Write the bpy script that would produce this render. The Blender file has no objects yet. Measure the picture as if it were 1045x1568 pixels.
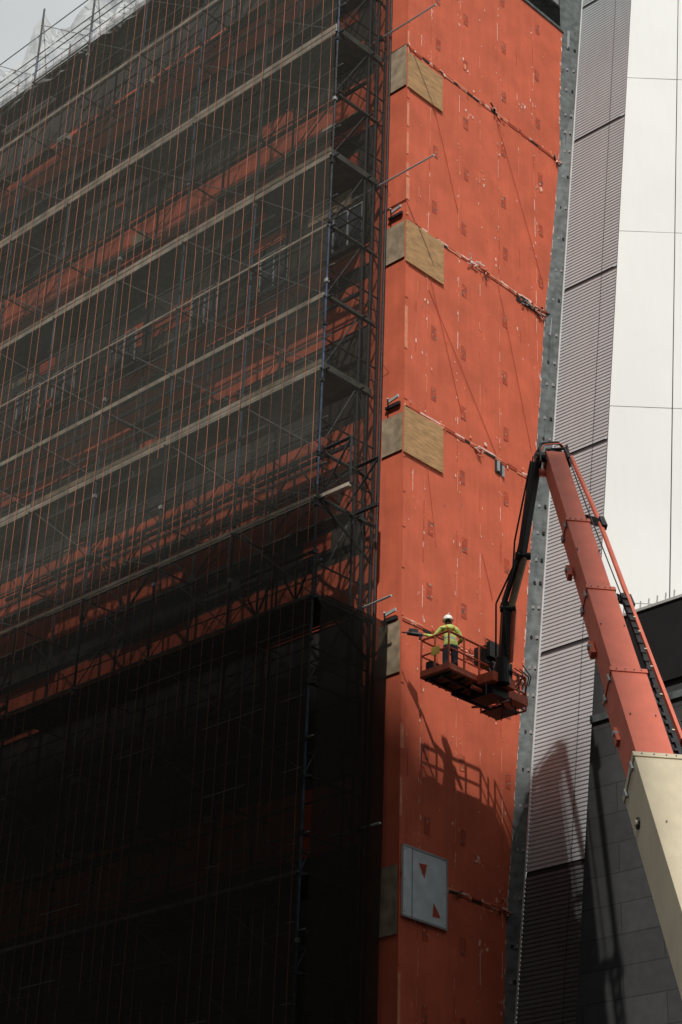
import bpy, math, random
from mathutils import Vector, Matrix, noise
random.seed(7)
sc=bpy.context.scene
K=math.sqrt(.5)
CZ=1.7
FRAME=Matrix.Translation((1.8,50,CZ))@Matrix.Rotation(math.radians(45),4,'Z')
SH=lambda z:-.0135*(z-28.5)     # slight lean of the building corner
# ---------------------------------------------------------------- materials
def mat(name,col,rough=.8,metal=0,var=.15,scale=2.0,spec=.3,bump=0,bscale=20,detail=6,stretch=None,streak=0):
    m=bpy.data.materials.new(name);m.use_nodes=True;nt=m.node_tree;n=nt.nodes;l=nt.links
    b=n['Principled BSDF'];b.inputs['Roughness'].default_value=rough;b.inputs['Metallic'].default_value=metal
    b.inputs['Specular IOR Level'].default_value=spec
    tc=n.new('ShaderNodeTexCoord');mp=n.new('ShaderNodeMapping');l.new(tc.outputs['Object'],mp.inputs[0])
    if stretch: mp.inputs['Scale'].default_value=stretch
    nz=n.new('ShaderNodeTexNoise');nz.inputs['Scale'].default_value=scale;nz.inputs['Detail'].default_value=detail
    l.new(mp.outputs[0],nz.inputs['Vector'])
    cr=n.new('ShaderNodeValToRGB');cr.color_ramp.elements[0].position=.3;cr.color_ramp.elements[1].position=.7
    cr.color_ramp.elements[0].color=tuple(c*(1-var) for c in col)+(1,)
    cr.color_ramp.elements[1].color=tuple(min(1,c*(1+var)) for c in col)+(1,)
    l.new(nz.outputs[0],cr.inputs[0]);out=cr.outputs[0]
    if streak:
        m2=n.new('ShaderNodeMapping');m2.inputs['Scale'].default_value=(6,6,.35);l.new(tc.outputs['Object'],m2.inputs[0])
        n2=n.new('ShaderNodeTexNoise');n2.inputs['Scale'].default_value=1;n2.inputs['Detail'].default_value=6;l.new(m2.outputs[0],n2.inputs['Vector'])
        mr=n.new('ShaderNodeMapRange');mr.inputs['From Min'].default_value=.3;mr.inputs['From Max'].default_value=.7;mr.inputs['To Min'].default_value=1-streak;mr.inputs['To Max'].default_value=1+streak*.5
        l.new(n2.outputs[0],mr.inputs[0]);vm=n.new('ShaderNodeVectorMath');vm.operation='SCALE';l.new(out,vm.inputs[0]);l.new(mr.outputs[0],vm.inputs['Scale']);out=vm.outputs[0]
    l.new(out,b.inputs['Base Color'])
    if bump:
        nb=n.new('ShaderNodeTexNoise');nb.inputs['Scale'].default_value=bscale;nb.inputs['Detail'].default_value=4
        l.new(tc.outputs['Object'],nb.inputs['Vector'])
        bp=n.new('ShaderNodeBump');bp.inputs['Strength'].default_value=bump;bp.inputs['Distance'].default_value=.05
        l.new(nb.outputs[0],bp.inputs['Height']);l.new(bp.outputs[0],b.inputs['Normal'])
    return m
def netmat(name,col,lo,hi,scale=.5,grad=None):
    # woven debris net: partly open weave; lower lifts blend to a darker, more opaque setting (grad = z0,z1,col0,lo0,hi0)
    m=bpy.data.materials.new(name);m.use_nodes=True;nt=m.node_tree;n=nt.nodes;l=nt.links
    n.clear();o=n.new('ShaderNodeOutputMaterial');mx=n.new('ShaderNodeMixShader');t=n.new('ShaderNodeBsdfTransparent')
    d=n.new('ShaderNodeBsdfDiffuse');d.inputs[0].default_value=col+(1,)
    tc=n.new('ShaderNodeTexCoord');nz=n.new('ShaderNodeTexNoise');nz.inputs['Scale'].default_value=scale;nz.inputs['Detail'].default_value=9
    nz.inputs['Roughness'].default_value=.7
    l.new(tc.outputs['Object'],nz.inputs['Vector'])
    def mrng(a,b):
        mr=n.new('ShaderNodeMapRange');mr.inputs['From Min'].default_value=.3;mr.inputs['From Max'].default_value=.7
        mr.inputs['To Min'].default_value=a;mr.inputs['To Max'].default_value=b;l.new(nz.outputs[0],mr.inputs[0]);return mr.outputs[0]
    fac=mrng(lo,hi)
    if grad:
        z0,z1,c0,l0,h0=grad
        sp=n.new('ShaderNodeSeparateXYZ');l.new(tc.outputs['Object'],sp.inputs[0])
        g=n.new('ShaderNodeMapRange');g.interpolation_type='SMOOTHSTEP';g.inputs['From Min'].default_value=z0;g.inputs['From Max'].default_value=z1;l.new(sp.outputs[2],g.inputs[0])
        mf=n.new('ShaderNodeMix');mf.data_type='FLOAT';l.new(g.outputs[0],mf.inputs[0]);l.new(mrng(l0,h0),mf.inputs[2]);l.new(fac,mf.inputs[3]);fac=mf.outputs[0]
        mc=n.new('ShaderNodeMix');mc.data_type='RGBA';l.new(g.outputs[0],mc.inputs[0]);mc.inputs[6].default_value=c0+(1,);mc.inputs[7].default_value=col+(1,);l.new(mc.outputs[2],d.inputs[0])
    l.new(fac,mx.inputs[0]);l.new(t.outputs[0],mx.inputs[1]);l.new(d.outputs[0],mx.inputs[2]);l.new(mx.outputs[0],o.inputs[0])
    return m
M={}
M['orange']=mat('orange_membrane',(.59,.130,.068),.75,var=.14,scale=.9,bump=.2,bscale=3,detail=10,streak=.07,spec=.25)
M['orange2']=mat('orange_membrane_patch',(.43,.08,.042),.8,var=.2,scale=5)
M['orangeL']=mat('orange_membrane_light',(.68,.25,.15),.7,var=.2,scale=5)
M['fleck']=mat('tape_flecks',(.78,.5,.42),.7,var=.3,scale=8)
M['darkwall']=mat('dark_sheathing',(.055,.045,.037),.6,var=.5,scale=.5,stretch=(1,.3,1))
M['glass']=mat('dark_glass',(.03,.04,.045),.15,var=.3,spec=.6)
M['frame']=mat('window_frame',(.32,.33,.33),.5)
M['ply']=mat('plywood',(.40,.235,.11),.75,var=.28,scale=2.5,stretch=(1,1,5))
M['plygrey']=mat('weathered_plywood',(.30,.23,.155),.8,var=.35,scale=3)
M['bluegrey']=mat('grey_membrane',(.62,.69,.72),.6,var=.12,scale=3)
M['strip']=mat('edge_membrane',(.10,.115,.115),.6,var=.4,scale=4)
M['steel']=mat('scaffold_steel',(.17,.165,.16),.45,metal=.4,var=.4,scale=6)
M['steeldk']=mat('scaffold_dark',(.04,.04,.042),.5,metal=.3,var=.4,scale=6)
M['steelbl']=mat('scaffold_blue',(.05,.07,.11),.5,metal=.2,var=.5,scale=3)
M['alu']=mat('aluminium_trim',(.6,.6,.58),.35,metal=.4,var=.1)
M['board']=mat('timber_board',(.54,.46,.36),.8,var=.35,scale=2)
M['deck']=mat('deck_timber',(.10,.097,.08),.85,var=.4,scale=3)
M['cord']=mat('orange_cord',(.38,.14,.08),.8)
M['cordshade']=mat('orange_cord_shade',(.14,.055,.033),.8)  # darker copy of the cord: shade of the lower lifts in its colour
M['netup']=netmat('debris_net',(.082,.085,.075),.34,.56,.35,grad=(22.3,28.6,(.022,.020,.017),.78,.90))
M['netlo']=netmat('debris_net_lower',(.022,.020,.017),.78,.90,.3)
M['netret']=netmat('debris_net_return',(.04,.038,.033),.3,.52,.5)
M['netwh']=netmat('white_mesh',(.55,.56,.55),.3,.75,.9)
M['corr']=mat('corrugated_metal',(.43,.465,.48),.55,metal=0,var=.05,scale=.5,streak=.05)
M['corrshade']=mat('corrugated_metal_shade',(.12,.125,.13),.55,metal=0,var=.12,scale=.5,streak=.1)  # same cladding darkened: shade on the lower panels put into the colour
M['white']=mat('white_panel',(.67,.685,.67),.5,metal=0,var=.035,scale=.25,streak=.015)
M['gap']=mat('dark_gap',(.03,.03,.03),.9)
M['black']=mat('black_fascia',(.012,.012,.013),.6)
M['red']=mat('boom_red_paint',(.60,.15,.095),.5,var=.1,scale=1.5,spec=.3,streak=.06)
M['reddk']=mat('platform_red_paint',(.56,.12,.06),.45,var=.2,scale=4)
M['cream']=mat('boom_cream_paint',(.56,.49,.35),.5,var=.08,scale=1.2,spec=.3,streak=.06)
M['blk']=mat('black_steel',(.018,.018,.02),.45,var=.3,scale=4)
M['yel']=mat('label_yellow',(.7,.5,.1),.5)
M['rubber']=mat('rubber_tyre',(.02,.02,.02),.9)
M['conc']=mat('sidewalk_concrete',(.28,.27,.25),.9,var=.15,scale=1)
M['asph']=mat('asphalt',(.05,.05,.05),.95,var=.2,scale=3)
M['dirt']=mat('ground_earth',(.10,.09,.075),.95,var=.3,scale=.2)
M['mark']=mat('road_paint',(.7,.7,.68),.8)
M['skin']=mat('skin',(.45,.24,.16),.6,var=.05)
M['hiviz']=mat('hi_vis_fabric',(.52,.62,.17),.8,var=.3,scale=10)
M['hivo']=mat('hi_vis_orange_tape',(.6,.2,.06),.7)
M['pants']=mat('work_trousers',(.03,.035,.05),.85,var=.3,scale=12)
M['boot']=mat('boots',(.05,.035,.02),.8)
M['helm']=mat('helmet_white',(.82,.82,.79),.35,var=.02)
M['hair']=mat('hair',(.02,.015,.01),.8)
def brickmat(name,c1,c2,mort,w,h,axis='v',off=.5,ms=.012,rough=.8):
    m=bpy.data.materials.new(name);m.use_nodes=True;nt=m.node_tree;n=nt.nodes;l=nt.links;b=n['Principled BSDF']
    b.inputs['Roughness'].default_value=rough
    tc=n.new('ShaderNodeTexCoord');sp=n.new('ShaderNodeSeparateXYZ');cb=n.new('ShaderNodeCombineXYZ');l.new(tc.outputs['Object'],sp.inputs[0])
    if axis=='v': l.new(sp.outputs[1],cb.inputs[0])
    else:
        ad=n.new('ShaderNodeMath');l.new(sp.outputs[0],ad.inputs[0]);l.new(sp.outputs[1],ad.inputs[1]);l.new(ad.outputs[0],cb.inputs[0])
    l.new(sp.outputs[2],cb.inputs[1])
    br=n.new('ShaderNodeTexBrick');br.inputs['Scale'].default_value=1;br.inputs['Brick Width'].default_value=w;br.inputs['Row Height'].default_value=h
    br.inputs['Mortar Size'].default_value=ms;br.inputs['Color1'].default_value=c1+(1,);br.inputs['Color2'].default_value=c2+(1,);br.inputs['Mortar'].default_value=mort+(1,)
    br.offset=off
    l.new(cb.outputs[0],br.inputs['Vector'])
    nz=n.new('ShaderNodeTexNoise');nz.inputs['Scale'].default_value=3;nz.inputs['Detail'].default_value=8;l.new(tc.outputs['Object'],nz.inputs['Vector'])
    mr=n.new('ShaderNodeMapRange');mr.inputs['To Min'].default_value=.6;mr.inputs['To Max'].default_value=1.4;l.new(nz.outputs[0],mr.inputs[0])
    mm=n.new('ShaderNodeVectorMath');mm.operation='SCALE';l.new(br.outputs[0],mm.inputs[0]);l.new(mr.outputs[0],mm.inputs['Scale']);l.new(mm.outputs[0],b.inputs['Base Color'])
    return m
M['stone']=brickmat('dark_stone_panels',(.052,.053,.055),(.038,.039,.041),(.014,.014,.014),2.6,.82)
M['blocker']=brickmat('blocker_facade',(.04,.05,.06),(.06,.07,.08),(.20,.20,.19),3.0,3.6,axis='s',off=0,ms=.3)  # facade for the unseen buildings added to block light
# ---------------------------------------------------------------- builders
class MB:
    def __init__(s,name,parent=None,world=False):
        s.name=name;s.parent=parent;s.v=[];s.f=[];s.mi=[];s.mats=[];s.world=world
    def m(s,k):
        if k not in s.mats:s.mats.append(k)
        return s.mats.index(k)
    def poly(s,pts,k):
        i=len(s.v);s.v+= [tuple(p) for p in pts];s.f.append(tuple(range(i,i+len(pts))));s.mi.append(s.m(k))
    def hexa(s,c,k):
        i=len(s.v);s.v+=[tuple(p) for p in c];mi=s.m(k)
        for q in((0,3,2,1),(4,5,6,7),(0,1,5,4),(1,2,6,5),(2,3,7,6),(3,0,4,7)):
            s.f.append(tuple(i+j for j in q));s.mi.append(mi)
    def box(s,lo,hi,k):
        x0,y0,z0=lo;x1,y1,z1=hi
        s.hexa([(x0,y0,z0),(x1,y0,z0),(x1,y1,z0),(x0,y1,z0),(x0,y0,z1),(x1,y0,z1),(x1,y1,z1),(x0,y1,z1)],k)
    def beam(s,p,q,w,h,k,up=(0,0,1),w2=None,h2=None):
        p=Vector(p);q=Vector(q);d=(q-p).normalized();u=Vector(up)
        sd=d.cross(u)
        if sd.length<1e-3: sd=d.cross(Vector((1,0,0)))
        sd.normalize();t=sd.cross(d);w2=w2 or w;h2=h2 or h;c=[]
        for P,W,H in((p,w,h),(q,w2,h2)):
            for a,b in((-1,-1),(1,-1),(1,1),(-1,1)): c.append(P+sd*a*W/2+t*b*H/2)
        s.hexa(c,k)
    def tube(s,p,q,r,k,n=6,r2=None,cap=True):
        p=Vector(p);q=Vector(q);d=(q-p)
        if d.length<1e-6:return
        d.normalize();u=Vector((0,0,1)) if abs(d.z)<.9 else Vector((1,0,0))
        a=d.cross(u).normalized();b=d.cross(a);i=len(s.v);r2=r2 or r;mi=s.m(k)
        for P,R in((p,r),(q,r2)):
            for j in range(n):
                t=2*math.pi*j/n;s.v.append(tuple(P+a*math.cos(t)*R+b*math.sin(t)*R))
        for j in range(n):
            j2=(j+1)%n;s.f.append((i+j,i+j2,i+n+j2,i+n+j));s.mi.append(mi)
        if cap:
            s.f.append(tuple(i+n-1-j for j in range(n)));s.mi.append(mi);s.f.append(tuple(i+n+j for j in range(n)));s.mi.append(mi)
    def path(s,pts,r,k,n=6):
        for a,b in zip(pts,pts[1:]): s.tube(a,b,r,k,n)
    def done(s,bevel=0,smooth=False,lean=False):
        me=bpy.data.meshes.new(s.name)
        vs=s.v
        if lean: vs=[(p[0]+SH(p[2]),p[1],p[2]) for p in vs]
        if s.world and s.parent is not None:
            iv=s.parent.matrix_basis.inverted();vs=[tuple(iv@Vector(p)) for p in vs]
        me.from_pydata(vs,[],s.f)
        for k in s.mats: me.materials.append(M[k])
        me.polygons.foreach_set('material_index',s.mi)
        if smooth: me.polygons.foreach_set('use_smooth',[True]*len(me.polygons))
        me.update()
        o=bpy.data.objects.new(s.name,me);sc.collection.objects.link(o)
        if s.parent: o.parent=s.parent
        if bevel:
            b=o.modifiers.new('bevel','BEVEL');b.width=bevel;b.segments=2;b.limit_method='ANGLE'
        return o
def empty(name,mx=None):
    e=bpy.data.objects.new(name,None);sc.collection.objects.link(e)
    if mx is not None:e.matrix_basis=mx
    return e
def lerp_tab(tab,x):
    if x<=tab[0][0]:return tab[0][1]
    for (a,b),(c,d) in zip(tab,tab[1:]):
        if x<=c:return b+(d-b)*(x-a)/(c-a)
    return tab[-1][1]
G=-CZ   # ground level in the building frame
# ================================================================ building under construction
bld=empty('building_under_construction',FRAME)
edge=[(G,3.1),(12.7,4.6),(15.7,4.74),(22.4,5.49),(31.4,6.38),(37.1,6.96),(39.8,7.4),(44.8,8.05),(47.5,8.12),(50.9,8.39)]
TOP=50.9
w=MB('right_wall',bld)
NZ=200;NA=24
def wallpt(i,j):
    z=G+(TOP-G)*i/NZ;e=lerp_tab(edge,z);s0=SH(z);a=s0+(e-s0)*j/NA
    d=.007*noise.noise(Vector((a*.9,0,z*.5)))
    if j in(0,NA): d=0
    if j==NA: a+=.05*noise.noise(Vector((5,0,z*2)))
    return (a,d,z)
mi=w.m('orange')
for i in range(NZ+1):
    for j in range(NA+1): w.v.append(wallpt(i,j))
for i in range(NZ):
    for j in range(NA):
        q=i*(NA+1)+j;w.f.append((q,q+1,q+NA+2,q+NA+1));w.mi.append(mi)
w.done(smooth=True)
d=MB('wall_tape_and_patches',bld)
slabs=[51.4,44.5,37.4,30.5,23.4,15.9,8.9,2]
def fl(a,z,sa,sz,k,y=-.014):
    pts=[];n=random.choice([4,4,5,6]);ph=random.random()*6
    y-=random.uniform(0,.003)
    for i in range(n):
        t=ph-2*math.pi*i/n;R=random.uniform(.6,1.2)
        pts.append((a+math.cos(t)*sa*R,y,z+math.sin(t)*sz*R))
    d.poly(pts[::-1],k)
def rc(a,z,sa,sz,k,y=-.011):
    y-=random.uniform(0,.002);t=random.uniform(-.02,.02)
    d.poly([(a-sa,y,z-sz),(a+sa,y,z-sz+t),(a+sa,y,z+sz+t),(a-sa,y,z+sz)],k)
def inwall(a,z): return .1<a<lerp_tab(edge,z)-.1 and z<TOP-.1
cols=[.95,2.45,4.5,6.5]
for a0 in cols+[.45,3.5,5.6]:
    weak=a0 not in cols
    z=G
    while z<TOP:
        L=random.uniform(.15,.9)
        if inwall(a0,z) and inwall(a0,z+L):
            if random.random()<(.25 if weak else .75):
                x=a0+random.uniform(-.03,.03);rc(x,z+L/2,random.uniform(.007,.017),L/2,random.choice(['fleck','orangeL','orangeL','orange2']))
            for _ in range(random.choice([0,0,1] if weak else [0,1,2,3])):
                fl(a0+random.gauss(0,.10),z+random.random()*L,random.uniform(.012,.04),random.uniform(.02,.10),random.choice(['fleck','fleck','orangeL']))
        z+=L+random.uniform(.05,.4)
for zz in slabs:
    for dz in(1.1,3.3,5.6):
        for a0 in cols:
            z=zz-7+dz+random.uniform(-.1,.1);x=a0+.3+random.uniform(-.06,.06)
            if inwall(a0+.4,z) and z>G:
                rc(x,z,.12,.24,'orange2',y=-.009)
                for _ in range(8): rc(x+random.uniform(-.1,.1),z+random.uniform(-.22,.22),random.uniform(.02,.05),random.uniform(.012,.03),random.choice(['orange2','orange','plygrey','strip']) if random.random()<.93 else 'orangeL',y=-.013)
for _ in range(800):
    z=random.uniform(10,TOP);a=random.uniform(.2,8)
    if inwall(a,z):
        s=random.uniform(.006,.02);fl(a,z,s,s*random.uniform(.7,3),random.choice(['fleck','orangeL','orangeL','orange2','orange2','strip']))
for _ in range(9):
    z=random.uniform(14,TOP-1);a=random.uniform(2,7)
    if inwall(a,z):
        for _ in range(7): fl(a+random.gauss(0,.12),z+random.gauss(0,.15),random.uniform(.03,.08),random.uniform(.03,.12),random.choice(['fleck','orangeL','orangeL']))
for zz in slabs[1:]:
    e=lerp_tab(edge,zz);a=SH(zz)+.02
    if zz<10: continue
    while a<e-.05:
        L=random.uniform(.12,.5);b=min(a+L,e-.02);j=random.uniform(-.025,.025)
        d.box((a,-.035,zz+j-.03),(b,-.008,zz+j+.025),random.choice(['fleck','orangeL','orangeL','orange','orange2']))
        d.box((a,-.025,zz+j-.10),(b,-.006,zz+j-.035),random.choice(['orange2','gap','orange2','orangeL']))
        if random.random()<.6: fl(a,zz+j+random.uniform(-.25,.2),random.uniform(.03,.12),random.uniform(.02,.08),random.choice(['fleck','orangeL','orangeL','orange2']),y=-.04)
        a=b+random.uniform(0,.03)
    for c in (e*.53,e*.97):
        for _ in range(7):
            p=Vector((c+random.gauss(0,.09),-.05,zz-.12+random.gauss(0,.09)));q=p+Vector((random.gauss(0,.14),-.04,random.gauss(0,.1)))
            d.beam(p,q,.05,.02,random.choice(['orangeL','fleck','gap','orange2']))
d.box((5.4,-.04,37.1),(6.85,-.005,37.32),'gap')
for _ in range(26):
    p=Vector((random.uniform(5.2,6.9),-.05,37.2+random.gauss(0,.09)));d.beam(p,p+Vector((random.gauss(0,.25),-.05,random.gauss(0,.08))),.04,.02,random.choice(['fleck','orangeL','frame','gap']))
for _ in range(18):
    p=Vector((random.uniform(2.9,3.7),-.05,37.35+random.gauss(0,.1)));d.beam(p,p+Vector((random.gauss(0,.15),-.05,random.gauss(0,.08))),.04,.02,random.choice(['fleck','orangeL','helm']))
for k_ in range(160):
    z=random.uniform(12,TOP-.3);e=lerp_tab(edge,z)
    fl(e-random.uniform(.0,.10),z,random.uniform(.015,.045),random.uniform(.05,.2),random.choice(['fleck','orangeL','fleck']),y=-.015)
for (a0,z0,a1,z1) in((.5,37.2,2.6,31.4),(.75,30.3,1.5,26.2),(4.4,44.2,6.9,38.4),(.6,44.2,2.4,39.0),(4.45,37.2,6.1,31.5),(1.0,35.2,4.3,30.6),(3.6,26.8,4.1,25.4)):
    n=8;pts=[]
    for i in range(n+1):
        t=i/n;pts.append((a0+(a1-a0)*t,-.02-.02*math.sin(math.pi*t),z0+(z1-z0)*t))
    d.path(pts,.009,'orange2',4)  # thin dark lines painted in for diagonal shadows across the wall
d.box((0.2,-.05,TOP-.02),(8.39,.3,TOP+.1),'strip')
d.box((4.25,-.05,29.95),(4.55,-.005,30.4),'gap');d.box((4.3,-.09,30.0),(4.4,-.055,30.35),'frame');d.box((4.58,-.08,29.9),(4.64,-.01,30.3),'frame')
d.done()
p=MB('plywood_covers',bld)
def sheet(a0,a1,z0,z1,k,sk=0):
    c=[(a0,-.07,z0),(a1,-.07,z0+sk),(a1,-.012,z0+sk),(a0,-.012,z0),(a0,-.07,z1),(a1,-.07,z1+sk*.5),(a1,-.012,z1+sk*.5),(a0,-.012,z1)]
    p.hexa(c,k)
    for x in(a0+.08,a1-.08):
        for z in(z0+.1,(z0+z1)/2,z1-.1): p.box((x-.012,-.074,z-.012),(x+.012,-.07,z+.012),'gap')
sheet(-.03,1.70,42.72,44.2,'ply');sheet(-.03,1.76,35.72,37.32,'ply');sheet(-.03,1.73,28.8,30.38,'ply');sheet(.08,1.88,14.74,16.66,'bluegrey')
p.box((.44,-.078,14.76),(.48,-.071,16.64),'frame')
p.poly([(.72,-.076,16.3),(.95,-.076,15.92),(1.06,-.076,16.34)],'orange2');p.poly([(1.28,-.076,14.95),(1.62,-.076,14.98),(1.32,-.076,15.36)],'orange2')
for a0,b0,a1,b1 in((.05,14.7,1.9,14.76),(.05,16.64,1.9,16.7),(.05,14.7,.1,16.7),(1.85,14.7,1.9,16.7)): p.box((a0,-.082,b0),(a1,-.0705,b1),'frame')
for z0,z1 in((42.85,44.6),(35.9,37.3),(28.9,30.2),(21.7,23.3),(14.2,16.1)):
    p.box((-.05,.02,z0),(-.034,.85,z1),'plygrey');
for zz in(37.85,30.75,23.6):
    p.beam((-.08,.6,zz-.02),(-.12,.12,zz+.03),.05,.1,'alu');p.beam((-.12,.55,zz-.15),(-.3,.4,zz-.05),.05,.05,'frame');p.box((-.1,.1,zz-.25),(-.035,.7,zz-.16),'steeldk')
p.done(lean=True)
c=MB('corner_tape',bld)
z=G
while z<TOP:
    L=random.uniform(.5,2)
    c.box((-.012,-.018,z),(.06+random.uniform(0,.08),-.004,min(z+L,TOP)),random.choice(['orangeL','orange','orange']));z+=L+random.uniform(0,.4)
c.done(lean=True)
w=MB('left_wall',bld);VL=46
ora=[(49.0,51.0),(42.0,44.2),(36.4,37.2),(34.0,35.8),(27.4,30.6),(24.0,26.0),(17,19),(10.5,12.2),(3,5)]
w.poly([(0,VL,G),(0,1.5,G),(0,1.5,TOP),(0,VL,TOP)],'darkwall')
w.poly([(0,1.5,G),(0,0,G),(0,0,TOP),(0,1.5,TOP)],'orange')
for z0,z1 in ora:
    v=1.52
    while v<VL:
        L=random.uniform(2.5,5);v1=min(v+L,VL);j=random.uniform(-.1,.1)
        w.box((-.03-random.uniform(0,.01),v+.01,z0+j),(.01,v1-.01,z1+j),'orange');v=v1
z0,z1=37.5,38.9
v=1.9
while v<30:
    if random.random()<.6:
        w.box((-.06,v,z0),(-.03,v+1.3,z1),'glass')
        for a,b in(((v-.04,z0-.05),(v+1.34,z0+.0)),((v-.04,z1-.0),(v+1.34,z1+.05)),((v-.04,z0),(v+.0,z1)),((v+1.3,z0),(v+1.34,z1)),((v+.63,z0),(v+.67,z1))):
            w.box((-.09,a[0],a[1]),(-.061,b[0],b[1]),'alu')
    v+=random.choice([1.75,2.2,3.5])
for _ in range(90):
    v=random.uniform(1.6,26);z=random.uniform(24,50);w.box((-.025,v,z),(-.012,v+random.uniform(.3,2.2),z+random.uniform(.2,1.1)),random.choice(['orange','orange2','orange2','darkwall','plygrey']))
w.done(lean=True)
w=MB('roof_and_parapet',bld)
w.poly([(0,0,TOP),(8.39,0.0,TOP),(8.39,VL,TOP),(0,VL,TOP)],'darkwall')
w.poly([(0,VL,G),(0,VL,TOP),(8.39,VL,TOP),(8.39,VL,G)],'darkwall')
w.box((-.2,6,TOP+.01),(.1,VL,54.3),'darkwall')
for v in range(7,44,2): w.box((-.26,v,TOP+.2),(-.21,v+.08,54.2),'steeldk')
w.done()
# ================================================================ metal clad building
mb=empty('metal_clad_building',FRAME)
MA=lambda z:3.2+.115*z
MT=58
w=MB('edge_strip',mb)
zs=[G,8,12.7,15.7,22.4,31.4,37.1,39.8,44.8,47.5,50.9,MT]
for z0,z1 in zip(zs,zs[1:]):
    w.poly([(lerp_tab(edge,z0)-.1,.03,z0),(MA(z0)+.02,-.30,z0),(MA(z1)+.02,-.30,z1),(lerp_tab(edge,z1)-.1,.03,z1)],'strip')
z=9
while z<51:
    for t in(.35,.75):
        x=lerp_tab(edge,z)*(1-t)+MA(z)*t;y=-.3*t
        w.box((x-.03,y-.04,z),(x+.03,y+.03,z+.1),random.choice(['frame','gap','frame']))
    if random.random()<.6: w.beam((lerp_tab(edge,z)+.2,-.13,z),(lerp_tab(edge,z+1)+.2,-.13,z+random.uniform(.4,1.4)),.12,.01,random.choice(['strip','strip','frame']),up=(0,1,0))
    z+=random.uniform(.8,1.6)
w.tube((MA(G)-.02,-.32,G),(MA(MT)-.02,-.32,MT),.03,'alu',6)
w.done()
w=MB('corrugated_face',mb)
seams=[52.5,45.45,38.4,31.3,24.1,16.95,9.9,2.8]
pitch=.135;z=G
V0,VS=-.33,-1.95
def vr(z): return -2.42-.0065*(z-12)
while z<MT:
    n=z+pitch
    seam=any(z<=s<n for s in seams)
    mk='corr' if z>16.9 else 'corrshade'  # panels below the seam take the shade-darkened colour
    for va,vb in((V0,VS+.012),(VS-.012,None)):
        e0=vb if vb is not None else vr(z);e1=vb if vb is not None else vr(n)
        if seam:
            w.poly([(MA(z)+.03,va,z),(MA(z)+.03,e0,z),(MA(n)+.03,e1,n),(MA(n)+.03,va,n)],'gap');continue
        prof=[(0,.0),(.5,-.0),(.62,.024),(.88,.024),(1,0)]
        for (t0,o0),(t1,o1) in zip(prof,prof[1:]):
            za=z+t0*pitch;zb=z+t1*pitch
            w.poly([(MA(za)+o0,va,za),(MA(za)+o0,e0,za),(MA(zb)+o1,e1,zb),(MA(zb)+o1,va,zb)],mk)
    z=n
w.poly([(MA(G)+.06,V0,G),(MA(G)+.06,-2.4,G),(MA(MT)+.06,-2.4,MT),(MA(MT)+.06,V0,MT)],'gap')
w.done()
w=MB('white_panels',mb)
def WP(s,z,off=0):
    s*=1.08+(50-z)*.0085
    return (MA(z)+K*s-K*off,vr(z)-K*s-K*off,z)
zrow=[MT,54.6,47.3,40,32.6,25.3,18,10.7,3.4,G];scol=[0.0,1.66,3.3,4.95,6.6,8.2,9.9,11.5,13.2]
for z1,z0 in zip(zrow,zrow[1:]):
    for s0,s1 in zip(scol,scol[1:]):
        g=.014;A=WP(s0+g,z0+g,.03);B_=WP(s1-g,z0+g,.03);C=WP(s1-g,z1-g,.03);D=WP(s0+g,z1-g,.03)
        j=random.uniform(-.008,.008)
        A2,B2,C2,D2=[(q[0]+.05,q[1]+.05,q[2]) for q in(A,B_,C,D)]
        C=(C[0]+j,C[1]+j,C[2])
        w.hexa([A,B_,B2,A2,D,C,C2,D2],'white')
w.poly([WP(0,G,-.04),WP(13.2,G,-.04),WP(13.2,MT,-.04),WP(0,MT,-.04)],'gap')
w.done()
w=MB('roof_canopy',mb)
w.box((5.5,.6,53.0),(14,14,54.2),'strip');w.box((5.3,.5,52.9),(14.2,.58,54.3),'frame')
w.done()
# ================================================================ stone building
sb=empty('stone_building',FRAME)
w=MB('stone_wall',sb)
SV=lambda z:-3.65-.098*(z-11.9)
w.poly([(3,SV(G),G),(3,-40,G),(3,-40,22.5),(3,SV(22.5),22.5)],'stone')
w.poly([(3,SV(G),G),(3,SV(22.5),22.5),(9,SV(22.5)-.6,22.5),(9,SV(G)-.6,G)],'stone')
w.box((2.9,-40,20.45),(9,-5.12,22.7),'black')
w.box((2.85,-40,22.7),(9,-5.08,22.78),'alu')
v=-5.15
while v>-22:
    w.beam((2.9,v,22.78),(2.9,v-.03,23.0),.03,.03,'alu');v-=.28
w.box((2.93,-40,19.9),(2.99,SV(19.9),20.1),'strip')
w.done()
# ================================================================ scaffolding
sf=empty('scaffolding',FRAME)
AO,AI=-2.65,-1.15
VP=[.9+3.52*i for i in range(13)]
VEND=VP[-1]
ST=52.2
lev=[52.0,49.35,46.75,44.1,41.5,38.95,36.2,33.55,30.95,28.1,26.55,23.4,20.8,18.1,15.4,12.8,10.1,7.5,4.9,2.3]
full=[52.0,44.1,38.95,30.95,23.4,15.4,7.5]
w=MB('standards',sf)
for i,v in enumerate(VP):
    for a in(AO,AI):
        t=ST+random.uniform(.2,1.3)
        z=G
        while z<t:
            n=min(z+random.uniform(2,4),t)
            w.tube((a,v,z),(a,v,n),.042,'steelbl' if (a==AO and random.random()<.45) else 'steeldk',6,cap=False);z=n
        if a==AO:
            z=G+random.uniform(0,2)
            while z<ST:
                w.box((a-.06,v-.06,z),(a+.06,v+.06,z+.12),random.choice(['steel','steeldk','steeldk','alu']) if random.random()<.4 else 'steeldk');z+=random.uniform(1.5,3.2)
for a in(-.75,-.35): w.tube((a,.9,G),(a,.9,ST),.05,'steeldk',6)
w.tube((-.5,.55,G),(-.5,.55,TOP),.04,'steeldk',6)
w.done()
w=MB('ledgers_and_braces',sf)
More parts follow.
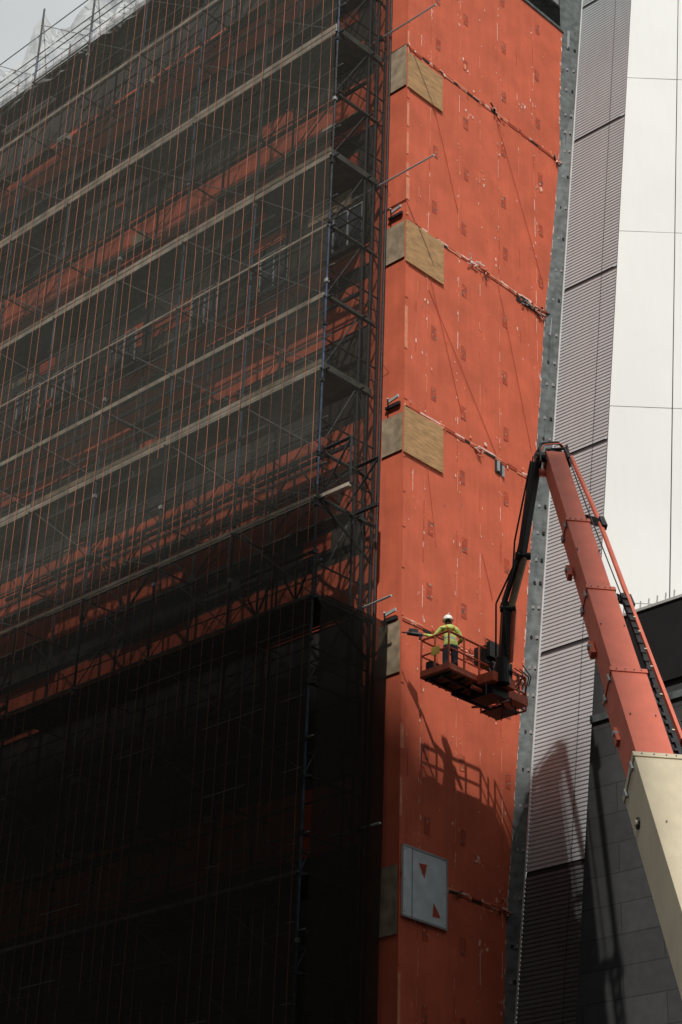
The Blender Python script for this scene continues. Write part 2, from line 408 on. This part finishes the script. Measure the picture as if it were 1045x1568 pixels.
for z in lev:
    for a in(AO,AI): w.tube((a,.6,z-.15),(a,VEND,z-.15),.032,'steeldk',5)
    w.tube((AO,.6,z+1.0),(AO,VEND,z+1.0),.025,'steel',5)
    w.tube((AO,.6,z+.5),(AO,VEND,z+.5),.02,'steeldk',5)
    for v in VP: w.tube((AO-.1,v,z-.1),(AI+.7,v,z-.1),.035,'steeldk',5)
    w.tube((AO,.9,z+1),(-.35,.9,z+1),.03,'steeldk',5)
    w.tube((AO,.9,z+.5),(-.35,.9,z+.5),.02,'steeldk',5)
for j in range(len(lev)-1):
    z1,z0=lev[j],lev[j+1]
    for i in range(len(VP)-1):
        if (i+j)%2 or random.random()<.5: w.tube((AO,VP[i],z0),(AO,VP[i+1],z1),.019,'steel',4)
        if (i+j)%2==0 or random.random()<.5: w.tube((AO+.04,VP[i],z1),(AO+.04,VP[i+1],z0),.019,'steel',4)
        if random.random()<.5: w.tube((AI,VP[i],z1),(AI,VP[i+1],z0),.02,'steeldk',4)
    w.tube((AO,.9,z0),(AI,.9,z1),.025,'steeldk',4);w.tube((AI,.9,z1),(-.35,.9,z0),.022,'steeldk',4)
w.done()
w=MB('decks_and_toeboards',sf)
bright={44.1:.36,38.95:.36,30.95:.36,33.55:.16,49.35:.14,26.55:.12,36.2:.08,23.4:.1,15.4:.1}
for z in lev:
    for i in range(len(VP)-1):
        if z in full:
            for q in range(5):
                a0=AO+.08+q*.29
                if random.random()<.95: w.box((a0,VP[i]+.03,z-.09-random.uniform(0,.02)),(a0+.27,VP[i+1]-.03,z-.04),'deck')
        elif random.random()<.5: w.box((AI-.35,VP[i]+.03,z-.09),(AI,VP[i+1]-.03,z-.04),'deck')
        h=bright.get(z,.05)
        if z in bright or random.random()<.5:
            if h>.3:
                w.box((AO-.06-random.uniform(0,.015),VP[i]+.02,z-.12),(AO-.035,VP[i+1]-.02,z+.06),'board')
                w.box((AO-.06-random.uniform(0,.015),VP[i]+.02,z+.09),(AO-.035,VP[i+1]-.02,z+.12+random.uniform(.08,.16)),random.choice(['board','board','plygrey']))
            else: w.box((AO-.07-random.uniform(0,.015),VP[i]+.02,z-.1),(AO-.04,VP[i+1]-.02,z-.1+h),'board' if z in bright else 'deck')
        if random.random()<.25:
            v=VP[i]+random.uniform(.3,2.8);w.box((AI-.3,v,z),(AI-.05,v+random.uniform(.15,.6),z+random.uniform(.1,.5)),random.choice(['alu','board','plygrey','orangeL','frame']))
    h=bright.get(z,.08)
    w.box((AO,.82,z-.1),(-.6,.855,z-.1+h*.6),'deck')
w.done()
w=MB('lattice_girders',sf)
def girder(a,v0,v1,z0,z1,k,kc,step=1.15,r=.035):
    w.box((a-.05,v0,z0-.06),(a+.05,v1,z0+.05),kc);w.tube((a,v0,z1),(a,v1,z1),r*1.5,k)
    v=v0;f=0
    while v<v1:
        n=min(v+step,v1);w.tube((a,v,z0),(a,v,z1),r,k,5)
        w.tube((a,v,z0 if f else z1),(a,n,z1 if f else z0),r,k,5);v=n;f=1-f
girder(AO+.12,-.3,13.5,26.55,28.1,'steeldk','board')
girder(AI,-.1,13.5,26.55,28.1,'steeldk','steeldk',1.6)
for z0,v0,v1 in((42.9,1,20),(34.4,1,22),(49.6,1,17),(36.4,1,22),(29,1,18)): girder(AI,v0,v1,z0,z0+1,'steeldk','steeldk',.95,.022)
girder(AO+.2,1,4.2,23.5,24.9,'steeldk','steeldk',.8)
girder(AO+.2,15.3,22,23.8,25.4,'steeldk','steeldk',.8)
for z in (26.5,23.4):
    w.tube((AO,.88,z),(-.2,.88,z),.06,'steeldk');w.tube((AO,.88,z),(-.3,.88,z-1.3),.05,'steeldk')
w.done()
w=MB('net_cords',sf)
v=1.0
while v<VEND:
    j=random.uniform(-.04,.04);z=G
    while z<ST:
        n=min(z+random.uniform(3,9),ST)
        if z<25 and n>25: n=25.01
        if random.random()<.93: w.tube((AO-.2,v+j,z),(AO-.2,v+j+random.uniform(-.02,.02),n),random.uniform(.007,.0115),'cord' if z>24 else 'cordshade',4,cap=False)
        z=n
    v+=.47
z=G+1
while z<ST:
    w.tube((AO-.17,.85,z),(AO-.17,VEND,z),.006,'steel',4,cap=False);z+=2.1
w.done()
def net(name,k,plane,c0,c1,z0,z1,n1,n2,amp,off):
    w=MB(name,sf);mi=w.m(k)
    for i in range(n2+1):
        for j in range(n1+1):
            u=c0+(c1-c0)*j/n1;z=z0+(z1-z0)*i/n2
            o=off-amp*(.5+.5*noise.noise(Vector((u*.45,z*.3,off))))-amp*.35*abs(math.sin(math.pi*(u-.9)/3.52))
            w.v.append((o,u,z) if plane=='a' else (u,o,z))
    for i in range(n2):
        for j in range(n1):
            q=i*(n1+1)+j;f=(q,q+1,q+n1+2,q+n1+1);w.f.append(f);w.mi.append(mi)
    return w.done(smooth=True)
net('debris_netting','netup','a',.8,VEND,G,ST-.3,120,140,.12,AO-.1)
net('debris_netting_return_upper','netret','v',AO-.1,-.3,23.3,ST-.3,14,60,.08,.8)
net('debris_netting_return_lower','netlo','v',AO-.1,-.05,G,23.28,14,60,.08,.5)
w=MB('projecting_poles',sf)
for (a,z,L,dz) in((-.6,38.8,2.5,.0),(-.6,45.1,2.5,0),(-.7,23.6,1.2,.1),(-.5,17.1,.8,0)):
    w.tube((a,2.0,z),(a,-L+.9,z+dz),.034,'alu',6)
    w.box((a-.07,.82,z-.08),(a+.07,.97,z+.08),'steeldk')
for z in(37.5,30.8,44.4): w.tube((-.4,.8,z+1.5),(1.5,-.05,z-.9),.008,'steeldk',4)
w.done()
w=MB('roof_drape_mesh',sf);mi=w.m('netwh')
nv=120
for j in range(nv+1):
    v=11+ (VEND-11)*j/nv
    top=55.6-1.7*abs(math.sin(math.pi*(v-.9)/3.52))**.7+.25*noise.noise(Vector((v,1,1)))
    if v<12.5: top=52.5+(top-52.5)*(v-11)/1.5
    for i in range(9):
        z=51.7+(top-51.7)*i/8;w.v.append((AO+.1+.45*noise.noise(Vector((v*1.3,z*.8,3))),v,z))
for j in range(nv):
    for i in range(8):
        q=j*9+i;w.f.append((q,q+9,q+10,q+1));w.mi.append(mi)
for v in VP[3:]:
    w.tube((AO,v,51),(AO,v,55.9),.04,'steeldk');w.tube((AI,v,51),(AI,v,55.0),.04,'steeldk')
    w.tube((AO,v,55.4),(AI,v+1,52),.025,'frame');w.tube((AO,v,52.3),(AO,v+3.5,55),.02,'frame')
w.tube((AO,11.4,53.4),(AO,VEND,53.4),.025,'frame');w.tube((AO,11.4,54.5),(AO,VEND,54.5),.025,'frame')
w.done()
# ================================================================ boom lift
bl=empty('boom_lift',Matrix.Translation((7.6,29,0)))
Wd=lambda x,y,z:Vector((x,y,z+CZ))
P0=Wd(5.92,47,27.0);P4=Wd(6.73,38,14.3);dr=(P0-P4).normalized();LEN=(P0-P4).length
base_t=(P0.z-3.0)/dr.z
PB=P0-dr*base_t
sd=dr.cross(Vector((0,0,1))).normalized();tn=sd.cross(dr)
def BP(t,s=0,n=0): return P0-dr*t+sd*s+tn*n
w=MB('telescopic_boom',bl,True)
secs=[(0,4.4,.52,.56,'red'),(4.3,8.2,.60,.66,'red'),(8.05,12.1,.68,.76,'red'),(12.0,15.75,.81,.9,'red'),(15.6,base_t,1.04,1.15,'cream')]
for t0,t1,W,H,k in secs:
    w.beam(BP(t0),BP(t1),W,H,k,up=(0,0,1))
    if t0>0:
        w.beam(BP(t0-.02),BP(t0+.14),W+.06,H+.06,k)
        w.beam(BP(t0-.05),BP(t0-.021),W+.01,H+.01,'blk')
        for s in(-1,1):
            for q in(-.3,.3): w.beam(BP(t0+.05,s*(W/2+.04),q*H),BP(t0+.3,s*(W/2+.04),q*H),.05,.1,'frame')
        for s in(-.35,-.1,.15,.35): w.tube(BP(t0+.06,s*W,H/2+.02),BP(t0+.06,s*W,H/2+.06),.018,'frame',6)
for t in(6.1,9.9,13.9,18,21,24):
    for s in(-.28,.28): w.tube(BP(t,s,.3),BP(t,s,.62 if t>15 else .5 if t>12 else .42),.02,'frame',6)
w.tube(BP(17,-.56,-.2),BP(17,-.50,-.2),.13,'blk',10);w.tube(BP(17,-.60,-.2),BP(17,-.5,-.2),.07,'cream',10)
for t in (6.0,9.8,13.5):
    w.beam(BP(t,-.42,-.25),BP(t+.5,-.42,-.25),.12,.2,'red')
    w.tube(BP(t+.2,-.52,-.2),BP(t+.2,-.4,-.2),.07,'frame',8)
w.done(bevel=.025)
w=MB('boom_hoses_and_link',bl,True)
pts=[BP(-.1,.50,.1),BP(3.9,.66,.15),BP(8.1,.70,.2)]
w.path(pts,.065,'red',8)
w.beam(BP(8.0,.66,.2),BP(14.6,.76,.25),.08,.24,'red')
w.beam(BP(8.2,.52,.3),BP(15.4,.60,.35),.10,.10,'blk')
t=8.4
while t<15.4:
    w.beam(BP(t,.54,.36),BP(t+random.uniform(.08,.2),.54,.36),.12,.07,'blk')
    if random.random()<.35:w.beam(BP(t,.60,.40),BP(t+.05,.60,.40),.06,.03,'cream')
    t+=random.uniform(.3,.42)
for t in(3.9,8.1,):
    w.beam(BP(t-.15,.30,.1),BP(t+.15,.66,.15),.12,.2,'blk');w.beam(BP(t,.70,.2),BP(t+.5,.72,.2),.14,.16,'blk')
w.path([BP(.2,.3,.32),BP(4,.34,.38),BP(8.4,.44,.42)],.018,'blk',5)
w.path([BP(.0,-.2,.3),BP(-.3,-.1,.2),BP(-.2,.3,.3),BP(.5,.3,.34)],.04,'blk',6)
for i in range(12): w.beam(BP(13.6+i*.22,.62,.2),BP(13.6+i*.22+.03,1.15,.2),.03,.03,'blk',up=tn)
w.beam(BP(13.5,1.12,.2),BP(16.3,1.12,.2),.05,.05,'blk');w.beam(BP(13.5,.9,.2),BP(16.3,.9,.2),.04,.04,'blk')
w.done(bevel=.006)
w=MB('boom_head_and_jib',bl,True)
w.beam(BP(.35,0,-.1),BP(-.35,0,.05),.60,.58,'blk',w2=.45,h2=.35)
w.tube(BP(-.15,-.48,0),BP(-.15,.55,0),.15,'blk',10)
w.tube(BP(.35,-.43,-.25),BP(.35,.4,-.25),.12,'red',10)
for s in(-.40,.40): w.beam(BP(.3,s,-.1),BP(-.5,s*.9,.12),.05,.45,'blk')
w.path([BP(-.45,.45,.1),BP(-.6,.15,.3),BP(-.55,-.3,.25),BP(-.25,-.5,0),BP(.3,-.5,-.25)],.04,'blk',6)
w.path([BP(-.35,.5,.1),BP(-.45,.2,.33),BP(-.4,-.25,.28),BP(-.05,-.48,0)],.025,'red',6)
J0=Wd(5.42,47.0,26.9);J1=Wd(5.05,47.6,24.25);J2=Wd(4.68,48.2,22.9);J3=Wd(4.60,48.55,21.15)
w.beam(J0,J1,.22,.28,'blk',w2=.17,h2=.24)
w.beam(J1+Vector((-.05,0,.1)),J2+Vector((-.12,0,0)),.10,.16,'blk')
w.tube(J1+Vector((.08,0,-.0)),J2+Vector((.12,0,.05)),.11,'plygrey',8)
w.tube(J1+Vector((.10,0,.9)),J1+Vector((.10,0,.0)),.05,'frame',8)
w.beam(J2+Vector((.0,0,.2)),J3,.24,.24,'blk');w.tube(J2+Vector((.2,0,.0)),J3+Vector((.2,0,.3)),.09,'reddk',8)
w.path([J0+Vector((-.15,-.1,0)),J1+Vector((-.20,-.1,.4)),J1+Vector((-.25,-.1,-.4)),J2+Vector((-.3,-.1,.1)),J3+Vector((-.2,-.1,.4))],.03,'blk',6)
w.path([J0+Vector((-.1,-.2,.1)),J0+Vector((-.2,-.1,-1)),J1+Vector((-.1,-.2,.2)),J2+Vector((-.1,-.2,0)),J3+Vector((.1,-.2,.4))],.022,'blk',6)
for q in(J1,J2,J3): w.tube(q+Vector((-.18,-.0,0)),q+Vector((.25,0,0)),.11,'blk',10)
w.done(bevel=.015)
bk=MB('work_platform',bl,True)
def Q(a,v,z): return FRAME@Vector((a,v,z))
def qt(p,q,r,k,n=8): bk.tube(Q(*p),Q(*q),r,k,n)
def qb(lo,hi,k):
    x0,y0,z0=lo;x1,y1,z1=hi
    bk.hexa([Q(x0,y0,z0),Q(x1,y0,z0),Q(x1,y1,z0),Q(x0,y1,z0),Q(x0,y0,z1),Q(x1,y0,z1),Q(x1,y1,z1),Q(x0,y1,z1)],k)
A0,A1,VV0,VV1,FZ=-.55,2.0,-2.35,-1.35,20.95
for z,r in((FZ+1.1,.036),(FZ+.62,.028),(FZ+.0,.05)):
    for p_,q_ in(((A0,VV0,z),(A1,VV0,z)),((A0,VV1,z),(A1,VV1,z)),((A0,VV0,z),(A0,VV1,z)),((A1,VV0,z),(A1,VV1,z))): qt(p_,q_,r,'reddk')
for a in(A0,A0+.64,A0+1.27,A0+1.9,A1):
    for v in(VV0,VV1): qt((a,v,FZ),(a,v,FZ+1.1),.03,'reddk')
for a in(A0,A1): qt((a,VV0+.5,FZ),(a,VV0+.5,FZ+1.1),.03,'reddk')
qb((A0,VV0,FZ-.03),(A1,VV1,FZ+.01),'plygrey')
for i in range(9):
    a=A0+.12+i*.28;qb((a,VV0+.03,FZ-.1),(a+.06,VV1-.03,FZ-.035),'reddk' if i%2 else 'blk')
for v in(VV0+.25,VV1-.3): qb((A0+.05,v,FZ-.18),(A1-.05,v+.08,FZ-.105),'blk')
qb((A0,VV0-.035,FZ+.02),(A1,VV0-.03,FZ+.16),'reddk');qb((A0,VV1+.03,FZ+.02),(A1,VV1+.035,FZ+.16),'reddk')
qb((A0-.035,VV0,FZ+.02),(A0-.03,VV1,FZ+.16),'reddk')
qb((.95,VV0-.02,FZ+.70),(1.8,VV0+.38,FZ+1.2),'blk');qb((1.0,VV0-.16,FZ+.85),(1.65,VV0-.03,FZ+1.3),'blk')
qb((1.1,VV0-.18,FZ+.25),(1.75,VV0-.02,FZ+.68),'blk');qb((1.2,VV0-.2,FZ+.5),(1.35,VV0-.185,FZ+.62),'helm')
qb((1.85,VV0-.1,FZ+.2),(2.05,VV0+.3,FZ+.95),'blk')
qt((1.05,VV0,FZ+1.1),(1.05,VV0+.05,FZ+1.45),.03,'reddk');qt((1.65,VV0,FZ+1.1),(1.65,VV0+.05,FZ+1.45),.03,'reddk');qt((1.05,VV0+.05,FZ+1.45),(1.65,VV0+.05,FZ+1.45),.03,'reddk')
qb((.55,VV0-.65,FZ-.15),(1.5,VV0-.08,FZ+.12),'reddk');qb((.7,VV0-.5,FZ-.45),(1.35,VV0+.3,FZ-.19),'blk')
bk.tube(J3+Vector((0,0,-.35)),J3+Vector((0,0,.4)),.2,'blk',12)
qt((.3,VV0-.1,FZ-.3),(2.1,VV0-.1,FZ-.25),.06,'reddk');qt((.3,VV0+.6,FZ-.32),(1.9,VV0+.6,FZ-.28),.06,'blk')
qb((1.5,VV0-.4,FZ-.3),(2.35,VV0+.1,FZ-.05),'reddk');qt((2.3,VV0-.4,FZ-.2),(2.45,VV1,FZ+.1),.035,'reddk');qt((1.6,VV1,FZ-.2),(2.45,VV1,FZ+.1),.035,'reddk')
for a in(2.1,2.45,2.75):
    qt((a,VV0,FZ-.2),(a,VV0,FZ+.8),.03,'reddk');qt((a,VV1+.1,FZ-.2),(a,VV1+.1,FZ+.8),.03,'reddk')
for z in(FZ-.2,FZ+.3,FZ+.8): qt((2.0,VV0,z),(2.75,VV0,z),.03,'reddk');qt((2.75,VV0,z),(2.75,VV1+.1,z),.03,'reddk')
qb((2.0,VV0+.2,FZ-.25),(2.7,VV1,FZ-.18),'blk');qb((2.1,VV0+.1,FZ-.1),(2.4,VV0+.4,FZ+.3),'blk')
qb((1.75,VV0-.2,FZ-.02),(1.95,VV0+.1,FZ+.1),'helm');qb((1.5,VV0-.35,FZ-.36),(1.6,VV0-.1,FZ-.31),'helm')
for _ in range(26):
    a=random.uniform(.7,2.3);v=VV0-random.uniform(.05,.4);z=FZ+random.uniform(-.4,1)
    bk.path([Q(a,v,z),Q(a+random.uniform(-.3,.3),v-.1,z-random.uniform(.1,.4)),Q(a+random.uniform(-.3,.3),v,z-random.uniform(.3,.7))],.018,random.choice(['blk','blk','frame']),5)
qb((.5,VV1-.35,FZ+.05),(.85,VV1-.1,FZ+.4),'helm');qb((A0+.1,VV1-.3,FZ+.05),(A0+.4,VV1-.08,FZ+.45),'blk')
qb((A0-.04,VV0+.3,FZ+.5),(A0-.034,VV0+.6,FZ+.75),'yel')
bk.done(bevel=.006)
w=MB('chassis',bl,True)
cx,cy=PB.x,PB.y
w.box((cx-1.2,cy-2.8,.75),(cx+1.2,cy+2.8,1.35),'cream')
w.box((cx-1.35,cy-3.6,1.5),(cx+1.35,cy+.9,2.5),'red');w.tube((cx,cy,1.3),(cx,cy,1.55),1.0,'blk',24)
w.box((cx-1.45,cy-4.1,1.45),(cx+1.45,cy-3.4,2.9),'cream')
for s in(-.62,.62): w.beam((cx+s,cy-.6,2.3),(cx+s,cy+.4,3.4),.12,.9,'cream')
w.tube((cx-.8,cy,3.0),(cx+.8,cy,3.0),.14,'blk',12)
for sx in(-1,1):
    for sy in(-2.1,2.1):
        w.tube((cx+sx*1.25,cy+sy,.7),(cx+sx*1.85,cy+sy,.7),.7,'rubber',28);w.tube((cx+sx*1.86,cy+sy,.7),(cx+sx*1.88,cy+sy,.7),.36,'cream',18)
w.tube((cx,cy+1.3,1.9),(PB+dr*2.5-tn*.8),.18,'cream',12)
w.done(bevel=.03)
# ================================================================ worker
def worker():
    o=FRAME@Vector((.10,-1.85,FZ+.02))
    root=empty('construction_worker',Matrix.Translation(o)@Matrix.Rotation(math.radians(10),4,'Z')@Matrix.Scale(1.10,4))
    V=[];E=[];R=[]
    def add(p,r,par=None):
        V.append(p);R.append(r);i=len(V)-1
        if par is not None:E.append((par,i))
        return i
    pel=add((0,0,.95),(.175,.13));sp=add((-.01,.02,1.12),(.175,.13),pel);ch=add((-.02,.06,1.32),(.205,.15),sp);nb=add((-.03,.10,1.46),(.11,.10),ch)
    nk=add((-.035,.12,1.52),(.06,.06),nb);hd=add((-.04,.15,1.59),(.075,.085),nk);h2=add((-.04,.16,1.66),(.082,.098),hd);h3=add((-.04,.155,1.73),(.07,.085),h2)
    add((-.045,.26,1.625),(.014,.014),h2)
    arms=(( -1,[(-.21,.10,1.40),(-.38,.24,1.21),(-.58,.42,1.33)]),(1,[(.17,.09,1.40),(.33,.14,1.18),(.26,.38,1.13)]))
    for s,(S,El,Wr) in arms:
        a=add(S,(.085,.085),nb);m1=add(tuple((Vector(S)+Vector(El))/2),(.072,.072),a);e=add(El,(.06,.06),m1);m2=add(tuple((Vector(El)+Vector(Wr))/2),(.052,.052),e)
        wr=add(Wr,(.032,.032),m2);dd=(Vector(Wr)-Vector(El)).normalized();pm=Vector(Wr)+dd*.06;pa=add(tuple(pm),(.038,.022),wr)
        side=dd.cross(Vector((0,0,1))).normalized()
        for q,Lf in zip((-.032,-.011,.011,.032),(.06,.072,.067,.05)):
            b0=add(tuple(pm+dd*.035+side*q),(.0095,.0095),pa);b1=add(tuple(pm+dd*(.035+Lf*.6)+side*q+Vector((0,0,-.01))),(.009,.009),b0)
            add(tuple(pm+dd*(.035+Lf*.8)+side*q+Vector((0,0,-.035))),(.008,.008),b1)
        t0=add(tuple(Vector(Wr)+dd*.03+side*(-s)*.04),(.011,.011),wr);add(tuple(Vector(Wr)+dd*.075+side*(-s)*.06+Vector((0,0,-.02))),(.009,.009),t0)
    for s,k0,an in((-1,(-.13,.05,.5),(-.14,.0,.09)),(1,(.12,.03,.5),(.15,-.03,.09))):
        h=add((s*.095,0,.88),(.115,.12),pel);t=add((s*.11,.03,.70),(.1,.10),h);kn=add(k0,(.072,.075),t);cf=add(((k0[0]+an[0])/2,0,.32),(.068,.07),kn);an_=add(an,(.05,.055),cf)
        he=add((an[0],an[1]-.02,.05),(.045,.045),an_);add((an[0]+s*.02,an[1]+.15,.04),(.042,.035),he)
    me=bpy.data.meshes.new('body');me.from_pydata(V,E,[]);ob=bpy.data.objects.new('body',me);sc.collection.objects.link(ob)
    sk=ob.modifiers.new('skin','SKIN');sk.use_smooth_shade=True
    for i,r in enumerate(R): me.skin_vertices[0].data[i].radius=r
    me.skin_vertices[0].data[0].use_root=True
    sb_=ob.modifiers.new('sub','SUBSURF');sb_.levels=3;sb_.render_levels=3
    dg=bpy.context.evaluated_depsgraph_get();me2=bpy.data.meshes.new_from_object(ob.evaluated_get(dg))
    bpy.data.objects.remove(ob)
    for k in('hiviz','skin','pants','boot','hair','hivo','frame'): me2.materials.append(M[k])
    for pg in me2.polygons:
        x,y,z=pg.center;k=0
        if z>1.505 and abs(x+.03)<.12: k=4 if (y<.13 or z>1.7) else 1
        elif z<.13:k=3
        elif z<.90:k=2
        for s,(S,El,Wr) in arms:
            if (Vector((x,y,z))-Vector(Wr)).dot((Vector(Wr)-Vector(El)).normalized())>0 and (Vector((x,y,z))-Vector(Wr)).length<.25: k=1
        if k==0 and y<.06 and abs(x)<.17 and .98<z<1.46:
            if abs(abs(x+.015)-(z-1.2)*.45)<.022 and z>1.15: k=5
            if abs(z-1.08)<.025:k=6
        pg.material_index=k;pg.use_smooth=True
    bo=bpy.data.objects.new('body',me2);sc.collection.objects.link(bo);bo.parent=root
    hm=MB('hard_hat',root)
    n=20;ox,oy,oz=-.04,.155,-.01
    rings=[]
    for i in range(7):
        t=i/6*math.pi/2;r=math.cos(t);rings.append([(ox+math.cos(a)*.125*r,oy+math.sin(a)*.15*r,oz+1.70+math.sin(t)*.14) for a in[2*math.pi*j/n for j in range(n)]])
    brim=[(ox+math.cos(a)*.15,oy+.01+math.sin(a)*(.20 if math.sin(a)>0 else .165),oz+1.69) for a in[2*math.pi*j/n for j in range(n)]]
    rings=[brim]+rings
    for A_,B_ in zip(rings,rings[1:]):
        for j in range(n): hm.poly([A_[j],A_[(j+1)%n],B_[(j+1)%n],B_[j]],'helm')
    hm.poly(brim[::-1],'helm');hm.box((ox-.012,oy-.12,oz+1.835),(ox+.012,oy+.12,oz+1.85),'helm')
    for s in(-1,1): hm.beam((ox+s*.088,oy-.02,1.59),(ox+s*.09,oy+.005,1.65),.02,.035,'skin')
    hm.done(smooth=False)
    tl=MB('sealant_gun',root)
    tl.tube((-.63,.46,1.33),(-.98,.62,1.42),.055,'blk',10);tl.tube((-.98,.62,1.42),(-1.12,.69,1.46),.02,'blk',8);tl.box((-.71,.44,1.2),(-.65,.50,1.34),'blk')
    tl.box((-.95,.53,1.42),(-.72,.67,1.52),'blk');tl.done()
worker()
# ================================================================ surroundings
def simple(name,build):
    w=MB(name);build(w);return w.done()
simple('ground',lambda w:w.poly([(-1500,-1500,0),(1500,-1500,0),(1500,1500,0),(-1500,1500,0)],'dirt'))
simple('road',lambda w:(w.poly([(-300,6,.004),(300,6,.004),(300,38,.004),(-300,38,.004)],'asph')))
simple('road_markings',lambda w:[w.poly([(x,21.9,.008),(x+3,21.9,.008),(x+3,22.1,.008),(x,22.1,.008)],'mark') for x in range(-120,120,9)])
simple('sidewalk',lambda w:(w.box((-300,38,0),(300,44,.13),'conc'),w.box((-300,-6,0),(300,6,.13),'conc')))
def prism(w,fp,H):
    n=len(fp)
    for i in range(n):
        a=fp[i];b=fp[(i+1)%n];w.poly([(a[0],a[1],0),(a[0],a[1],H),(b[0],b[1],H),(b[0],b[1],0)],'blocker')
    w.poly([(x,y,H) for x,y in fp],'conc')
simple('shadow_caster',lambda w:prism(w,[(-5.4,-15.6),(-3.4,-18.8),(-2.6,-20.5),(-.9,-20.2),(.2,-17.6),(2.2,-16.8),(1.5,-32),(-8,-42),(-75,-10),(-62,41)],98.8+CZ))  # unseen building added behind the camera, roof outline shaped for its shadow edge
simple('skylight_blocker',lambda w:prism(w,[(3.4,-8),(75,-8),(75,-50),(3.4,-50)],56))  # unseen building added to cut sky light on the lower walls
# ================================================================ light, world, camera
el=math.radians(48);hs=Vector((-.07,-1,0)).normalized()
S=Vector((hs.x*math.cos(el),hs.y*math.cos(el),math.sin(el)))
L=bpy.data.lights.new('sun','SUN');L.energy=3.7;L.angle=math.radians(.9);L.color=(1,.96,.90)
lo=bpy.data.objects.new('sun',L);sc.collection.objects.link(lo);lo.rotation_euler=S.to_track_quat('Z','Y').to_euler();lo.location=(0,-20,130)
wd=bpy.data.worlds.new('World');sc.world=wd;wd.use_nodes=True;nt=wd.node_tree
sky=nt.nodes.new('ShaderNodeTexSky');sky.sky_type='NISHITA';sky.sun_disc=False;sky.sun_elevation=el;sky.sun_rotation=math.atan2(hs.x,hs.y)
sky.dust_density=7;sky.air_density=1.0;sky.ozone_density=.6
tc=nt.nodes.new('ShaderNodeTexCoord');nz=nt.nodes.new('ShaderNodeTexNoise');nz.inputs['Scale'].default_value=2.2;nz.inputs['Detail'].default_value=7
nt.links.new(tc.outputs['Generated'],nz.inputs['Vector'])
mr=nt.nodes.new('ShaderNodeMapRange');mr.inputs['From Min'].default_value=.3;mr.inputs['From Max'].default_value=.65;mr.inputs['To Min'].default_value=.5;mr.inputs['To Max'].default_value=.92
nt.links.new(nz.outputs[0],mr.inputs[0])
mixc=nt.nodes.new('ShaderNodeMix');mixc.data_type='RGBA';nt.links.new(mr.outputs[0],mixc.inputs[0]);nt.links.new(sky.outputs[0],mixc.inputs[6]);mixc.inputs[7].default_value=(11.4,11.9,12.0,1)
bg=nt.nodes['Background'];bg.inputs[1].default_value=.057;nt.links.new(mixc.outputs[2],bg.inputs[0])
cam=bpy.data.cameras.new('camera');co=bpy.data.objects.new('camera',cam);sc.collection.objects.link(co)
cam.sensor_fit='VERTICAL';cam.sensor_height=36;cam.lens=36*2950/1568;cam.clip_end=5000
pt=math.radians(28.1);rr=math.radians(2.2)
F=Vector((0,math.cos(pt),math.sin(pt)));R0=Vector((1,0,0));U0=Vector((0,-math.sin(pt),math.cos(pt)))
R=R0*math.cos(rr)+U0*math.sin(rr);U=-R0*math.sin(rr)+U0*math.cos(rr)
mx=Matrix((R,U,-F)).transposed().to_4x4();mx.translation=(0,0,CZ);co.matrix_world=mx
sc.camera=co
sc.view_settings.view_transform='Standard';sc.view_settings.look='None';sc.view_settings.exposure=0
